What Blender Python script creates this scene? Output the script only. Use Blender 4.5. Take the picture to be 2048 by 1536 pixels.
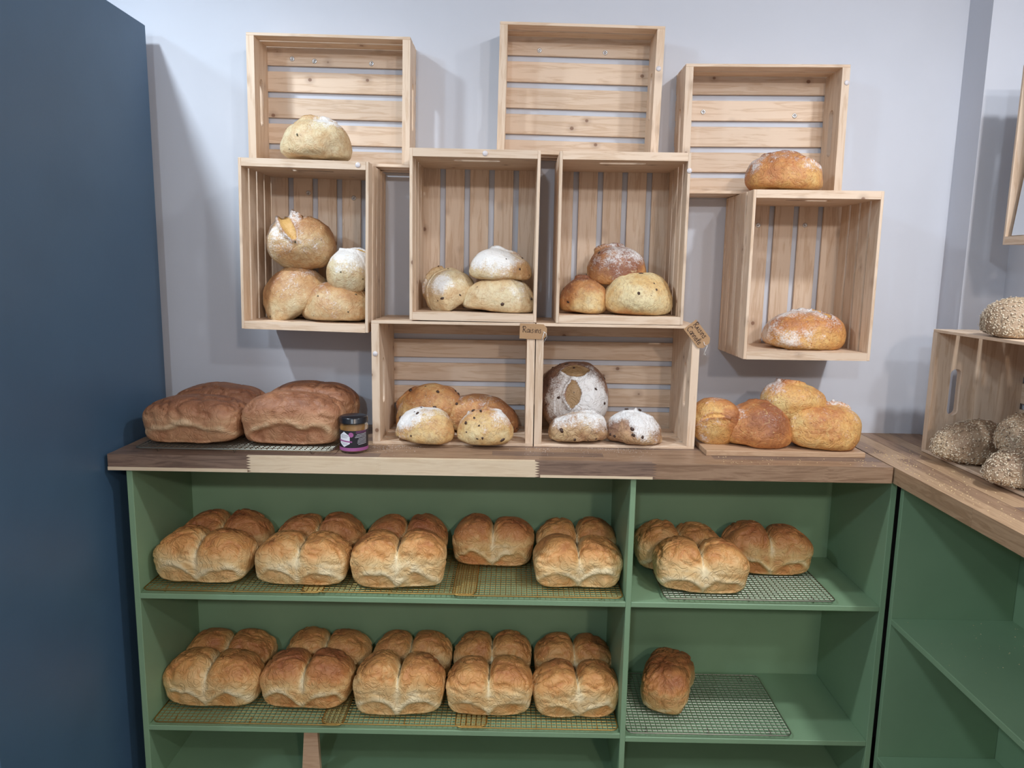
import bpy, bmesh, math, random
import numpy as np
from mathutils import Matrix, Vector

# ------------------------------------------------------------------ reset
for o in list(bpy.data.objects):
    bpy.data.objects.remove(o)
SC = bpy.context.scene
COL = SC.collection
RAD = math.radians

# ------------------------------------------------------------------ camera
cam = bpy.data.cameras.new('camera')
cam.sensor_fit = 'HORIZONTAL'; cam.sensor_width = 36.0
cam.lens = 1472.96 / 2048 * 36.0
cam.clip_start = 0.05
camo = bpy.data.objects.new('camera', cam); COL.objects.link(camo)
camo.matrix_world = (Matrix.Translation((0.01537, -2.02428, 1.36735)) @ Matrix.Rotation(RAD(0.207), 4, 'Z')
                     @ Matrix.Rotation(RAD(90 - 8.867), 4, 'X') @ Matrix.Rotation(RAD(0.939), 4, 'Z'))
SC.camera = camo

# ------------------------------------------------------------------ world, lights, exposure
world = bpy.data.worlds.new('shop_ambient'); SC.world = world
world.use_nodes = True
bg = world.node_tree.nodes['Background']
bg.inputs['Color'].default_value = (1.0, 0.90, 0.83, 1)
bg.inputs['Strength'].default_value = 0.5

def spot(name, loc, target, power, color, radius=0.05, cone=120, blend=0.6):
    l = bpy.data.lights.new(name, 'SPOT'); l.energy = power; l.color = color
    l.shadow_soft_size = radius; l.spot_size = RAD(cone); l.spot_blend = blend
    o = bpy.data.objects.new(name, l); COL.objects.link(o)
    o.location = loc
    d = Vector(target) - Vector(loc)
    o.rotation_euler = d.to_track_quat('-Z', 'Y').to_euler()
    return o
COOL = (0.78, 0.90, 1.0); NEUT = (0.90, 0.95, 1.0)
spot('ceiling_or_fill_lamp', (-1.10, -0.83, 2.42), (-0.7, -0.45, 0.0), 78, COOL, 0.05, 140, 1.0)
spot('ceiling_or_fill_lamp', (-1.70, -2.20, 2.42), (-0.3, 0.0, 1.2), 44, (0.60, 0.81, 1.0), 0.07)
spot('ceiling_or_fill_lamp', (1.15, -2.55, 2.42), (0.3, 0.0, 1.1), 33, NEUT, 0.06)
spot('ceiling_or_fill_lamp', (1.14, -1.22, 2.42), (0.75, -0.6, 0.0), 64, NEUT, 0.05, 140, 1.0)
spot('ceiling_or_fill_lamp', (0.95, -3.9, 2.38), (0.4, 0.0, 0.9), 80, (1.0, 0.85, 0.74), 0.08)  # added warm fill lamp, lifts the shade under the far right crate
spot('ceiling_or_fill_lamp', (-0.45, -3.9, 2.38), (-0.2, 0.0, 0.9), 72, (0.72, 0.86, 1.0), 0.08)  # added bluish fill lamp, brightens the shaded wall by the cabinet

SC.view_settings.view_transform = 'Standard'
SC.view_settings.look = 'None'
SC.view_settings.exposure = 0.0
SC.view_settings.gamma = 1.0
SC.view_settings.use_curve_mapping = False

# ------------------------------------------------------------------ helpers
def obj(name, mesh, mat=None, parent=None, loc=None, rot=None, matrix=None):
    o = bpy.data.objects.new(name, mesh)
    COL.objects.link(o)
    if mat is not None and mesh is not None and len(mesh.materials) == 0:
        mesh.materials.append(mat)
    if parent is not None:
        o.parent = parent
    if matrix is not None:
        o.matrix_basis = matrix
    else:
        if loc is not None: o.location = loc
        if rot is not None: o.rotation_euler = rot
    return o

def tag(o, label, cat, group=None, kind=None):
    o['label'] = label; o['category'] = cat
    if group: o['group'] = group
    if kind: o['kind'] = kind
    return o

def empty(name, matrix, label, cat, group=None):
    o = bpy.data.objects.new(name, None); COL.objects.link(o)
    o.empty_display_size = 0.05
    o.matrix_basis = matrix
    return tag(o, label, cat, group)

def TRS(loc, rx=0, ry=0, rz=0):
    return Matrix.Translation(loc) @ Matrix.Rotation(rz, 4, 'Z') @ Matrix.Rotation(ry, 4, 'Y') @ Matrix.Rotation(rx, 4, 'X')

def to_mesh(bm, name, smooth=False):
    bmesh.ops.recalc_face_normals(bm, faces=bm.faces)
    me = bpy.data.meshes.new(name); bm.to_mesh(me); bm.free()
    if smooth:
        for p in me.polygons: p.use_smooth = True
    return me

def box_bm(bm, x0, x1, y0, y1, z0, z1):
    v = [bm.verts.new(p) for p in ((x0,y0,z0),(x1,y0,z0),(x1,y1,z0),(x0,y1,z0),(x0,y0,z1),(x1,y0,z1),(x1,y1,z1),(x0,y1,z1))]
    for f in ((0,3,2,1),(4,5,6,7),(0,1,5,4),(1,2,6,5),(2,3,7,6),(3,0,4,7)):
        bm.faces.new([v[i] for i in f])

def box(name, sx, sy, sz, bevel=0.0, centre=True):
    bm = bmesh.new()
    box_bm(bm, -sx/2, sx/2, -sy/2, sy/2, -sz/2 if centre else 0, sz/2 if centre else sz)
    if bevel:
        bmesh.ops.bevel(bm, geom=list(bm.edges), offset=bevel, segments=1, affect='EDGES')
    return to_mesh(bm, name)

def box_at(name, x0, x1, y0, y1, z0, z1, mat, parent=None, bevel=0.0):
    me = box(name, x1-x0, y1-y0, z1-z0, bevel)
    return obj(name, me, mat, parent, loc=((x0+x1)/2, (y0+y1)/2, (z0+z1)/2))

def poly_prism(name, outer, hole, t):
    """outline in XY (with an optional hole), extruded along Z, centred."""
    bm = bmesh.new()
    def loop(pts):
        vs = [bm.verts.new((x, y, -t/2)) for x, y in pts]
        return [bm.edges.new((vs[i], vs[(i+1) % len(vs)])) for i in range(len(vs))]
    es = loop(outer)
    if hole: es += loop(hole)
    bmesh.ops.triangle_fill(bm, use_beauty=True, use_dissolve=False, edges=es, normal=(0, 0, 1))
    r = bmesh.ops.extrude_face_region(bm, geom=list(bm.faces))
    vs = [g for g in r['geom'] if isinstance(g, bmesh.types.BMVert)]
    bmesh.ops.translate(bm, vec=(0, 0, t), verts=vs)
    return to_mesh(bm, name)

def tube_bm(bm, pts, r, sides=6, closed=False):
    pts = [Vector(p) for p in pts]
    n = len(pts); rings = []
    for i, p in enumerate(pts):
        a = pts[i-1] if (i > 0 or closed) else p
        b = pts[(i+1) % n] if (i < n-1 or closed) else p
        d = (b - a).normalized()
        up = Vector((0, 0, 1)) if abs(d.z) < 0.9 else Vector((1, 0, 0))
        s = d.cross(up).normalized(); u = s.cross(d)
        rings.append([bm.verts.new(p + (s*math.cos(k*2*math.pi/sides) + u*math.sin(k*2*math.pi/sides))*r) for k in range(sides)])
    m = n if closed else n-1
    for i in range(m):
        A, B = rings[i], rings[(i+1) % n]
        for k in range(sides):
            bm.faces.new((A[k], A[(k+1) % sides], B[(k+1) % sides], B[k]))
    if not closed:
        bm.faces.new(rings[0][::-1]); bm.faces.new(rings[-1])

def lathe_mesh(name, prof, seg=32, smooth=True):
    bm = bmesh.new(); rings = []
    for r, z in prof:
        if r < 1e-6: rings.append([bm.verts.new((0, 0, z))])
        else: rings.append([bm.verts.new((r*math.cos(k*2*math.pi/seg), r*math.sin(k*2*math.pi/seg), z)) for k in range(seg)])
    for A, B in zip(rings, rings[1:]):
        for k in range(seg):
            k2 = (k+1) % seg
            if len(A) == 1 and len(B) == 1: continue
            if len(A) == 1: bm.faces.new((A[0], B[k2], B[k]))
            elif len(B) == 1: bm.faces.new((A[k], A[k2], B[0]))
            else: bm.faces.new((A[k], A[k2], B[k2], B[k]))
    return to_mesh(bm, name, smooth)

# ------------------------------------------------------------------ materials
def srgb(r, g, b):
    def c(v):
        v /= 255.0
        return v/12.92 if v <= 0.04045 else ((v+0.055)/1.055)**2.4
    return (c(r), c(g), c(b), 1.0)

class M:
    def __init__(s, name, rough=0.6):
        s.m = bpy.data.materials.new(name); s.m.use_nodes = True
        s.t = s.m.node_tree; s.b = s.t.nodes['Principled BSDF']
        s.b.inputs['Roughness'].default_value = rough
    def n(s, typ, **kw):
        nd = s.t.nodes.new(typ)
        for k, v in kw.items(): setattr(nd, k, v)
        return nd
    def l(s, a, b): s.t.links.new(a, b)
    def set(s, nd, **kw):
        for k, v in kw.items():
            nd.inputs[k.replace('_', ' ')].default_value = v
        return nd
    def coords(s, scale=(1, 1, 1), rnd=0.0, kind='Object'):
        tc = s.n('ShaderNodeTexCoord'); mp = s.n('ShaderNodeMapping')
        mp.inputs['Scale'].default_value = scale
        if rnd:
            oi = s.n('ShaderNodeObjectInfo'); mul = s.n('ShaderNodeMath', operation='MULTIPLY'); mul.inputs[1].default_value = rnd
            s.l(oi.outputs['Random'], mul.inputs[0]); cx = s.n('ShaderNodeCombineXYZ')
            for i in range(3): s.l(mul.outputs[0], cx.inputs[i])
            s.l(cx.outputs[0], mp.inputs['Location'])
        s.l(tc.outputs[kind], mp.inputs['Vector'])
        return mp.outputs[0]
    def noise(s, vec, scale, detail=3, rough=0.5, dist=0.0):
        nd = s.n('ShaderNodeTexNoise')
        s.set(nd, Scale=scale, Detail=detail, Roughness=rough, Distortion=dist)
        if vec is not None: s.l(vec, nd.inputs['Vector'])
        return nd.outputs['Fac']
    def ramp(s, fac, stops, interp='LINEAR'):
        r = s.n('ShaderNodeValToRGB'); r.color_ramp.interpolation = interp
        e = r.color_ramp.elements
        while len(e) > 2: e.remove(e[-1])
        for i, (p, c) in enumerate(stops):
            if i < 2: e[i].position = p
            else: e.new(p)
        for i, (p, c) in enumerate(stops):
            e[i].position = p; e[i].color = c
        s.l(fac, r.inputs['Fac']); return r.outputs['Color']
    def mix(s, fac, a, b, mode='MIX'):
        x = s.n('ShaderNodeMix', data_type='RGBA', blend_type=mode)
        for v, i in ((fac, x.inputs['Factor']), (a, x.inputs['A']), (b, x.inputs['B'])):
            if isinstance(v, (int, float)): i.default_value = v
            elif isinstance(v, tuple): i.default_value = v
            else: s.l(v, i)
        # RGBA sockets of Mix are the third pair
        return x.outputs['Result']
    def mixc(s, fac, a, b, mode='MIX'):
        x = s.n('ShaderNodeMixRGB', blend_type=mode)
        for v, i in ((fac, x.inputs[0]), (a, x.inputs[1]), (b, x.inputs[2])):
            if isinstance(v, (int, float, tuple)): i.default_value = v
            else: s.l(v, i)
        return x.outputs[0]
    def math(s, op, a, b=None, clamp=False):
        m = s.n('ShaderNodeMath', operation=op, use_clamp=clamp)
        for v, i in ((a, 0), (b, 1)):
            if v is None: continue
            if isinstance(v, (int, float)): m.inputs[i].default_value = v
            else: s.l(v, m.inputs[i])
        return m.outputs[0]
    def mapr(s, v, a, b, c=0.0, d=1.0, smooth=True):
        m = s.n('ShaderNodeMapRange'); m.interpolation_type = 'SMOOTHSTEP' if smooth else 'LINEAR'
        for i, x in enumerate((a, b, c, d)): m.inputs[i+1].default_value = x
        s.l(v, m.inputs[0]); return m.outputs[0]
    def color(s, c):
        if isinstance(c, tuple): s.b.inputs['Base Color'].default_value = c
        else: s.l(c, s.b.inputs['Base Color'])
        return s
    def bump(s, h, strength=0.3, dist=0.002):
        b = s.n('ShaderNodeBump'); s.set(b, Strength=strength, Distance=dist)
        s.l(h, b.inputs['Height']); s.l(b.outputs[0], s.b.inputs['Normal']); return s
    def attr(s, name):
        a = s.n('ShaderNodeAttribute', attribute_name=name); return a.outputs['Fac']

def flat(name, c, rough=0.6, metal=0.0):
    m = M(name, rough); m.color(c); m.b.inputs['Metallic'].default_value = metal
    return m.m

def pine_mat(name, base, late, knot):
    m = M(name, 0.55)
    v = m.coords((1.0, 1.0, 1.0), rnd=37.0)
    vg = m.coords((2.2, 30.0, 30.0), rnd=37.0)
    g = m.noise(vg, 3.0, 4, 0.6, 0.6)
    fine = m.noise(m.coords((6, 140, 140), rnd=11.0), 2.0, 2)
    c = m.ramp(g, [(0.30, base), (0.48, base), (0.58, late), (0.70, base)])
    c = m.mixc(m.math('MULTIPLY', fine, 0.25), c, late)
    # board to board tone
    oi = m.n('ShaderNodeObjectInfo')
    hsv = m.n('ShaderNodeHueSaturation')
    m.l(m.mapr(oi.outputs['Random'], 0, 1, 0.90, 1.05, False), hsv.inputs['Value']); m.l(c, hsv.inputs['Color'])
    c = hsv.outputs['Color']
    # knots
    vk = m.coords((15.0, 17.0, 17.0), rnd=53.0)
    vo = m.n('ShaderNodeTexVoronoi'); m.set(vo, Scale=1.0, Randomness=1.0); m.l(vk, vo.inputs['Vector'])
    sel = m.math('GREATER_THAN', m.n('ShaderNodeSeparateColor').outputs[0], 0.34)
    sp = [n for n in m.t.nodes if n.bl_idname == 'ShaderNodeSeparateColor'][-1]
    m.l(vo.outputs['Color'], sp.inputs[0])
    kd = m.mapr(vo.outputs['Distance'], 0.055, 0.115, 1.0, 0.0)
    halo = m.mapr(vo.outputs['Distance'], 0.06, 0.30, 0.34, 0.0)
    kf = m.math('MULTIPLY', m.math('MAXIMUM', kd, halo), sel)
    c = m.mixc(m.math('MULTIPLY', kf, 0.85), c, knot)
    m.color(c).bump(g, 0.08, 0.001)
    return m.m

PINE = pine_mat('pine_wood', srgb(229, 204, 179), srgb(211, 180, 150), srgb(118, 78, 54))

def painted(name, c, c2, rough=0.5, bump=0.05, scale=60):
    m = M(name, rough)
    v = m.coords((1, 1, 1), kind='Object')
    n = m.noise(v, 5.0, 4); f = m.noise(v, scale, 3)
    m.color(m.mixc(m.mapr(n, 0.35, 0.7), c, c2)).bump(f, bump, 0.001)
    return m.m

WALL = painted('wall_paint', srgb(205, 207, 215), srgb(202, 204, 212), 0.7, 0.06, 90)
CEIL = painted('ceiling_paint', srgb(232, 232, 232), srgb(228, 228, 228), 0.8)
FLOOR = painted('floor_vinyl', srgb(96, 88, 82), srgb(86, 80, 74), 0.5, 0.05, 20)
GREEN = painted('green_paint', srgb(134, 163, 128), srgb(129, 157, 123), 0.45, 0.06, 120)
BLUE = painted('blue_panel', srgb(74, 102, 128), srgb(70, 97, 122), 0.42, 0.10, 260)

def stave_mat(name, a, b, rough=0.42):
    m = M(name, rough)
    g = m.noise(m.coords((2.0, 26, 26), rnd=41.0), 3.0, 5, 0.6, 0.8)
    f = m.noise(m.coords((8, 160, 160), rnd=17.0), 2.0, 2)
    c = m.ramp(g, [(0.32, a), (0.5, b), (0.62, a), (0.75, b)])
    c = m.mixc(m.math('MULTIPLY', f, 0.3), c, a)
    m.color(c).bump(f, 0.05, 0.001)
    return m.m
STAVES = [stave_mat('walnut_stave', srgb(104, 82, 70), srgb(140, 114, 97)),
          stave_mat('brown_stave', srgb(128, 98, 76), srgb(165, 134, 108)),
          stave_mat('honey_stave', srgb(160, 128, 98), srgb(190, 158, 126)),
          stave_mat('cream_stave', srgb(214, 188, 156), srgb(228, 206, 176))]
BOARDMAT = stave_mat('board_wood', srgb(178, 142, 110), srgb(200, 166, 134), 0.5)
PEEL = stave_mat('peel_wood', srgb(190, 152, 120), srgb(206, 170, 138), 0.6)
STEEL = flat('steel_wire', srgb(164, 160, 146), 0.45, 1.0)
GOLD = flat('gold_wire', srgb(188, 152, 88), 0.45, 1.0)
SCREW = flat('screw_steel', srgb(205, 205, 205), 0.35, 1.0)
DARK = flat('dark_recess', srgb(40, 38, 36), 0.7)
DOT = flat('clear_adhesive', srgb(214, 206, 206), 0.35)

# ---- bread
def bread_mat(name, stops, score, flour=(0.86, 0.84, 0.82, 1), wrinkle=0.5, speck=None, rough=0.55, fine=0.35, mottle=1.0):
    m = M(name, rough)
    v = m.coords((1, 1, 1), rnd=23.0)
    big = m.noise(v, 16.0, 4, 0.55)
    med = m.noise(v, 55.0, 4, 0.6)
    small = m.noise(v, 260.0, 3, 0.6)
    bake = m.math('ADD', m.attr('bake'), m.math('MULTIPLY', m.math('SUBTRACT', big, 0.5), 0.95))
    bake = m.math('ADD', bake, m.math('MULTIPLY', m.math('SUBTRACT', med, 0.5), 0.25 + 0.35*mottle), clamp=True)
    c = m.ramp(bake, stops)
    mot = m.noise(v, 120.0, 4, 0.65, 0.8)
    c = m.mixc(m.mapr(mot, 0.42, 0.72, 0.0, 0.45*mottle), c, stops[-1][1])
    pale = m.noise(v, 75.0, 3, 0.6, 1.2)
    c = m.mixc(m.mapr(pale, 0.56, 0.75, 0.0, 0.5*mottle), c, stops[0][1])
    sc = m.mapr(m.math('ADD', m.attr('score'), m.math('MULTIPLY', m.math('SUBTRACT', med, 0.5), 0.4)), 0.35, 0.65)
    c = m.mixc(sc, c, score)
    if speck:
        vo = m.n('ShaderNodeTexVoronoi'); m.set(vo, Scale=120.0); m.l(v, vo.inputs['Vector'])
        sp = m.n('ShaderNodeSeparateColor'); m.l(vo.outputs['Color'], sp.inputs[0])
        k = m.math('MULTIPLY', m.mapr(vo.outputs['Distance'], 0.18, 0.34, 1.0, 0.0), m.math('GREATER_THAN', sp.outputs[0], 0.74))
        c = m.mixc(m.math('MULTIPLY', k, 0.55), c, speck)
    fl = m.math('ADD', m.attr('flour'), m.math('MULTIPLY', m.math('SUBTRACT', med, 0.5), 0.9))
    fl = m.math('ADD', fl, m.math('MULTIPLY', m.math('SUBTRACT', small, 0.5), 0.9))
    fl = m.mapr(fl, 0.42, 0.95, 0.0, 0.88)
    c = m.mixc(fl, c, flour)
    m.color(c)
    # crinkled skin: warped ridge noise
    w1 = m.math('ABSOLUTE', m.math('SUBTRACT', m.noise(v, 34.0, 3, 0.5, 1.6), 0.5))
    r1 = m.math('MULTIPLY', m.mapr(w1, 0.0, 0.09), wrinkle)
    h = m.math('ADD', m.math('MULTIPLY', r1, 0.7), m.math('MULTIPLY', small, fine))
    h = m.math('ADD', h, m.math('MULTIPLY', med, 0.5))
    m.bump(h, 0.75, 0.0028)
    return m.m

TIN = bread_mat('white_tin_crust', [(0.0, srgb(240, 218, 174)), (0.28, srgb(232, 194, 136)), (0.62, srgb(214, 152, 88)), (1.0, srgb(178, 108, 62))], srgb(240, 222, 182), wrinkle=0.8, mottle=0.25, fine=0.2)
TIN_DARK = bread_mat('well_baked_tin_crust', [(0.0, srgb(236, 210, 164)), (0.28, srgb(226, 184, 124)), (0.6, srgb(202, 136, 78)), (1.0, srgb(164, 96, 56))], srgb(238, 218, 176), wrinkle=0.8, mottle=0.25, fine=0.2)
WHOLE = bread_mat('wholemeal_crust', [(0.0, srgb(212, 178, 140)), (0.3, srgb(192, 144, 106)), (0.65, srgb(166, 112, 78)), (1.0, srgb(132, 84, 58))], srgb(206, 170, 128), wrinkle=0.45, mottle=0.4)
OLIVE = bread_mat('olive_sourdough_crust', [(0.0, srgb(220, 206, 170)), (0.35, srgb(210, 184, 142)), (0.62, srgb(196, 154, 106)), (1.0, srgb(164, 114, 74))], srgb(204, 160, 96), wrinkle=0.35)
RAISIN = bread_mat('raisin_sourdough_crust', [(0.0, srgb(224, 206, 160)), (0.32, srgb(216, 180, 122)), (0.62, srgb(198, 140, 86)), (1.0, srgb(140, 88, 62))], srgb(208, 164, 96), wrinkle=0.35)
CHEESE = bread_mat('golden_cheese_crust', [(0.0, srgb(228, 196, 132)), (0.3, srgb(218, 166, 98)), (0.62, srgb(196, 130, 76)), (1.0, srgb(146, 88, 56))], srgb(222, 168, 98), wrinkle=0.5, speck=srgb(160, 82, 40))
CINN = bread_mat('cinnamon_raisin_crust', [(0.0, srgb(206, 176, 132)), (0.35, srgb(182, 142, 104)), (0.7, srgb(150, 112, 88)), (1.0, srgb(116, 84, 70))], srgb(156, 124, 86), wrinkle=0.7)
SEEDED = bread_mat('seeded_crust', [(0.0, srgb(206, 184, 152)), (0.5, srgb(178, 152, 124)), (1.0, srgb(146, 120, 96))], srgb(170, 140, 104), wrinkle=0.3)
FRUIT = flat('raisin_skin', srgb(70, 48, 38), 0.4)
OLIVEBIT = flat('olive_flesh', srgb(84, 76, 52), 0.45)
SEEDMAT = M('seed_mix', 0.5)
_oi = SEEDMAT.attr('tone')
SEEDMAT.color(SEEDMAT.ramp(_oi, [(0.0, srgb(104, 86, 72)), (0.14, srgb(150, 128, 104)), (0.22, srgb(206, 186, 158)), (1.0, srgb(234, 220, 196))]))
SEEDMAT = SEEDMAT.m

# ================================================================== SETTING
def struct(o): o['kind'] = 'structure'; return o
struct(box_at('floor', -2.4, 1.275, -4.2, 0.12, -0.05, 0.0, FLOOR))
struct(box_at('ceiling', -2.4, 1.275, -4.2, 0.12, 2.5, 2.55, CEIL))
struct(box_at('wall_back', -2.4, 1.395, 0.0, 0.12, 0.0, 2.5, WALL))
struct(box_at('wall_right', 1.275, 1.395, -4.2, 0.0, 0.0, 2.5, WALL))
struct(box_at('wall_left', -2.52, -2.4, -4.2, 0.12, 0.0, 2.5, WALL))
struct(box_at('trim_1', 1.167, 1.275, -0.10, 0.0, 0.0, 2.5, WALL))       # boxed-in column in the corner

# ---- tall dark blue cabinet at the left
r = empty('tall_cabinet', TRS((-1.235, -0.40, 0.0)), 'tall slate-blue cabinet standing at the left end of the counter', 'cabinet')
def bxp(name, x0, x1, y0, y1, z0, z1, mat, parent, origin, bevel=0.0):
    o = box_at(name, x0-origin[0], x1-origin[0], y0-origin[1], y1-origin[1], z0-origin[2], z1-origin[2], mat, parent, bevel)
    return o
OR = (-1.235, -0.40, 0.0)
bxp('body', -1.53, -0.934, -0.78, -0.05, 0.02, 1.962, BLUE, r, OR, 0.002)
bxp('plinth', -1.52, -0.95, -0.76, -0.06, 0.0, 0.02, DARK, r, OR)
dr = bxp('door', -1.525, -0.939, -0.80, -0.782, 0.10, 1.955, BLUE, r, OR, 0.002)
hb = bmesh.new(); tube_bm(hb, [(0.25, -0.009, -0.15), (0.25, -0.045, -0.15), (0.25, -0.045, 0.15), (0.25, -0.009, 0.15)], 0.006, 8)
obj('handle', to_mesh(hb, 'handle', True), STEEL, dr)

# ================================================================== GREEN SHELF UNITS
UF, UB = -0.361, -0.045
OR = (0.0, -0.2, 0.0)
r = empty('shelf_unit', TRS(OR), 'sage-green painted open shelf unit under the main counter, holding tin loaves', 'shelf')
bxp('side_panel', -0.889, -0.875, UF, UB, 0.0, 0.8915, GREEN, r, OR, 0.001)
bxp('side_panel', 0.897, 0.911, UF, UB, 0.0, 0.8915, GREEN, r, OR, 0.001)
bxp('divider', 0.290, 0.303, UF, UB-0.01, 0.05, 0.8915, GREEN, r, OR, 0.001)
bxp('back_panel', -0.875, 0.897, UB-0.010, UB, 0.05, 0.8915, GREEN, r, OR)
for z in (0.571, 0.226): bxp('shelf_board', -0.875, 0.290, UF, UB-0.01, z, z+0.013, GREEN, r, OR, 0.001)
for z in (0.571, 0.218): bxp('shelf_board', 0.303, 0.897, UF, UB-0.01, z, z+0.013, GREEN, r, OR, 0.001)
bxp('bottom_board', -0.875, 0.897, UF, UB-0.01, 0.05, 0.066, GREEN, r, OR)
bxp('kick_board', -0.875, 0.897, UF+0.03, UF+0.045, 0.0, 0.05, GREEN, r, OR)

OR = (1.09, -0.9, 0.0)
RX0, RXB, RY1, RY0 = 0.917, 1.205, -0.365, -1.42
r = empty('shelf_unit', TRS(OR), 'empty sage-green open shelf unit under the right-hand counter', 'shelf')
bxp('side_panel', RX0, RXB, RY1-0.014, RY1, 0.0, 0.8915, GREEN, r, OR, 0.001)
bxp('side_panel', RX0, RXB, RY0, RY0+0.014, 0.0, 0.8915, GREEN, r, OR, 0.001)
bxp('back_panel', RXB, RXB+0.01, RY0, RY1, 0.0, 0.8915, GREEN, r, OR)
for z in (0.549, 0.190): bxp('shelf_board', RX0, RXB, RY0+0.014, RY1-0.014, z, z+0.014, GREEN, r, OR, 0.001)
bxp('bottom_board', RX0+0.004, RXB, RY0+0.014, RY1-0.014, 0.05, 0.064, GREEN, r, OR)

# ================================================================== COUNTERTOPS made of finger-jointed staves
ZT, TH = 0.930, 0.038
def stave_mesh(name, L, W, H, jl, jr, teeth=6, tl=0.011):
    """finger joint teeth are cut through the front elevation (X-Z), extruded along Y."""
    def end(x, s, on):
        if not on: return [(x, -H/2), (x, H/2)] if s > 0 else [(x, H/2), (x, -H/2)]
        pts = []
        for k in range(teeth):
            z0 = -H/2 + H*k/teeth; zm = z0 + H/(2*teeth)
            pts += [(x - tl/2, z0), (x + tl/2, zm)] if s > 0 else [(x - tl/2, z0), (x + tl/2, zm)]
        pts.append((x - tl/2, H/2))
        return pts if s > 0 else pts[::-1]
    pts = end(L/2, 1, jr) + end(-L/2, -1, jl)
    me = poly_prism(name, pts, None, W)          # lies in XY, width along Z
    me.transform(Matrix.Rotation(RAD(90), 4, 'X'))
    return me
rng = random.Random(5)
OR = (0.0, -0.18, ZT-TH)
ctop = empty('countertop', TRS(OR), 'finger-jointed wooden worktop above the loaf shelves, with crates on it', 'countertop')
XL, XR, YF = -0.924, 0.891, -0.373
front = [(-0.924, -0.597, 0), (-0.597, -0.296, 3), (-0.296, 0.071, 3), (0.071, 0.342, 0), (0.342, 0.739, 1), (0.739, 0.891, 1)]
rowsw = [0.014, 0.036, 0.040, 0.042, 0.040, 0.042, 0.040, 0.042, 0.040, 0.036]
y = YF
for i, w in enumerate(rowsw):
    if i == 0: segs = front
    else:
        segs = []; x = XL
        e = XL + rng.uniform(0.12, 0.35)
        while x < XR - 1e-6:
            e = min(e, XR)
            if XR - e < 0.08: e = XR
            segs.append((x, e, rng.choice((0, 0, 1, 1, 2, 0, 1, 1)))); x = e; e = x + rng.uniform(0.24, 0.40)
    for (a, b, m) in segs:
        me = stave_mesh('stave', b-a-0.0004, w-0.0005, TH - (0.0006 if i % 2 else 0.0), a > XL+1e-6, b < XR-1e-6)
        obj('stave', me, STAVES[m], ctop, loc=((a+b)/2-OR[0], y+w/2-OR[1], TH/2))
    y += w
# pale strip glued under the dark front stave
box_at('edge_strip', 0.078-OR[0], 0.338-OR[0], YF-0.0012-OR[1], YF-OR[1], 0.0, 0.006, STAVES[3], ctop)
box_at('edge_strip', XL-OR[0], -0.60-OR[0], YF-0.0012-OR[1], YF-OR[1], 0.0, 0.008, STAVES[3], ctop)

OR = (1.085, -0.72, ZT-TH)
rtop = empty('countertop', TRS(OR), 'brown wooden worktop running along the right-hand wall', 'countertop')
rowsx = [0.044, 0.042, 0.044, 0.042, 0.044, 0.042, 0.044, 0.042, 0.033]
x = 0.8945
for i, w in enumerate(rowsx):
    yy = 0.0 if x+w <= 1.167 else -0.10
    ystart = yy; e = ystart - rng.uniform(0.2, 0.5)
    while ystart > -1.44 + 1e-6:
        e = max(e, -1.44)
        if e + 1.44 < 0.08: e = -1.44
        L = ystart - e
        me = stave_mesh('stave', L-0.0004, w-0.0005, TH - (0.0006 if i % 2 else 0), False, False)
        m = rng.choice((0, 1, 1, 2, 1)) if i else rng.choice((1, 2))
        obj('stave', me, STAVES[m], rtop, loc=(x+w/2-OR[0], (ystart+e)/2-OR[1], TH/2), rot=(0, 0, RAD(90)))
        ystart = e; e = ystart - rng.uniform(0.3, 0.5)
    x += w

# ================================================================== CRATES
TS, TB, TE = 0.0072, 0.0082, 0.0190
_cache = {}
def slat_mesh(L, W, T):
    k = (round(L, 4), round(W, 4), round(T, 4))
    if k not in _cache: _cache[k] = box('slat', L, W, T, 0.0008)
    return _cache[k]
def end_mesh(S, D):
    k = ('end', round(S, 4), round(D, 4))
    if k in _cache: return _cache[k]
    hy = -D/2 + (0.056 if D > 0.15 else 0.050)    # slot sits near the open rim (front = -Y)
    a, b = 0.058, 0.0135
    hole = []
    for i in range(9):
        t = -math.pi/2 + math.pi*i/8; hole.append((a-b + b*math.cos(t), hy + b*math.sin(t)))
    for i in range(9):
        t = math.pi/2 + math.pi*i/8; hole.append((-(a-b) + b*math.cos(t), hy + b*math.sin(t)))
    _cache[k] = poly_prism('end_board', [(-S/2, -D/2), (S/2, -D/2), (S/2, D/2), (-S/2, D/2)], hole, TE)
    return _cache[k]
def disc_mesh():
    if 'disc' not in _cache:
        _cache['disc'] = lathe_mesh('adhesive_dot', [(0.0, 0.0), (0.0058, 0.0), (0.0062, 0.0006), (0.0056, 0.0014), (0.0, 0.0016)], 20)
    return _cache['disc']
def screw_mesh():
    if 'screw' not in _cache:
        bm = bmesh.new(); _cache['screw'] = lathe_mesh('screw', [(0.0, -0.004), (0.0055, -0.004), (0.0062, 0.0008), (0.0050, 0.0018), (0.0030, 0.0016), (0.0026, 0.0004), (0.0, 0.0002)], 18)
    return _cache['screw']
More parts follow.
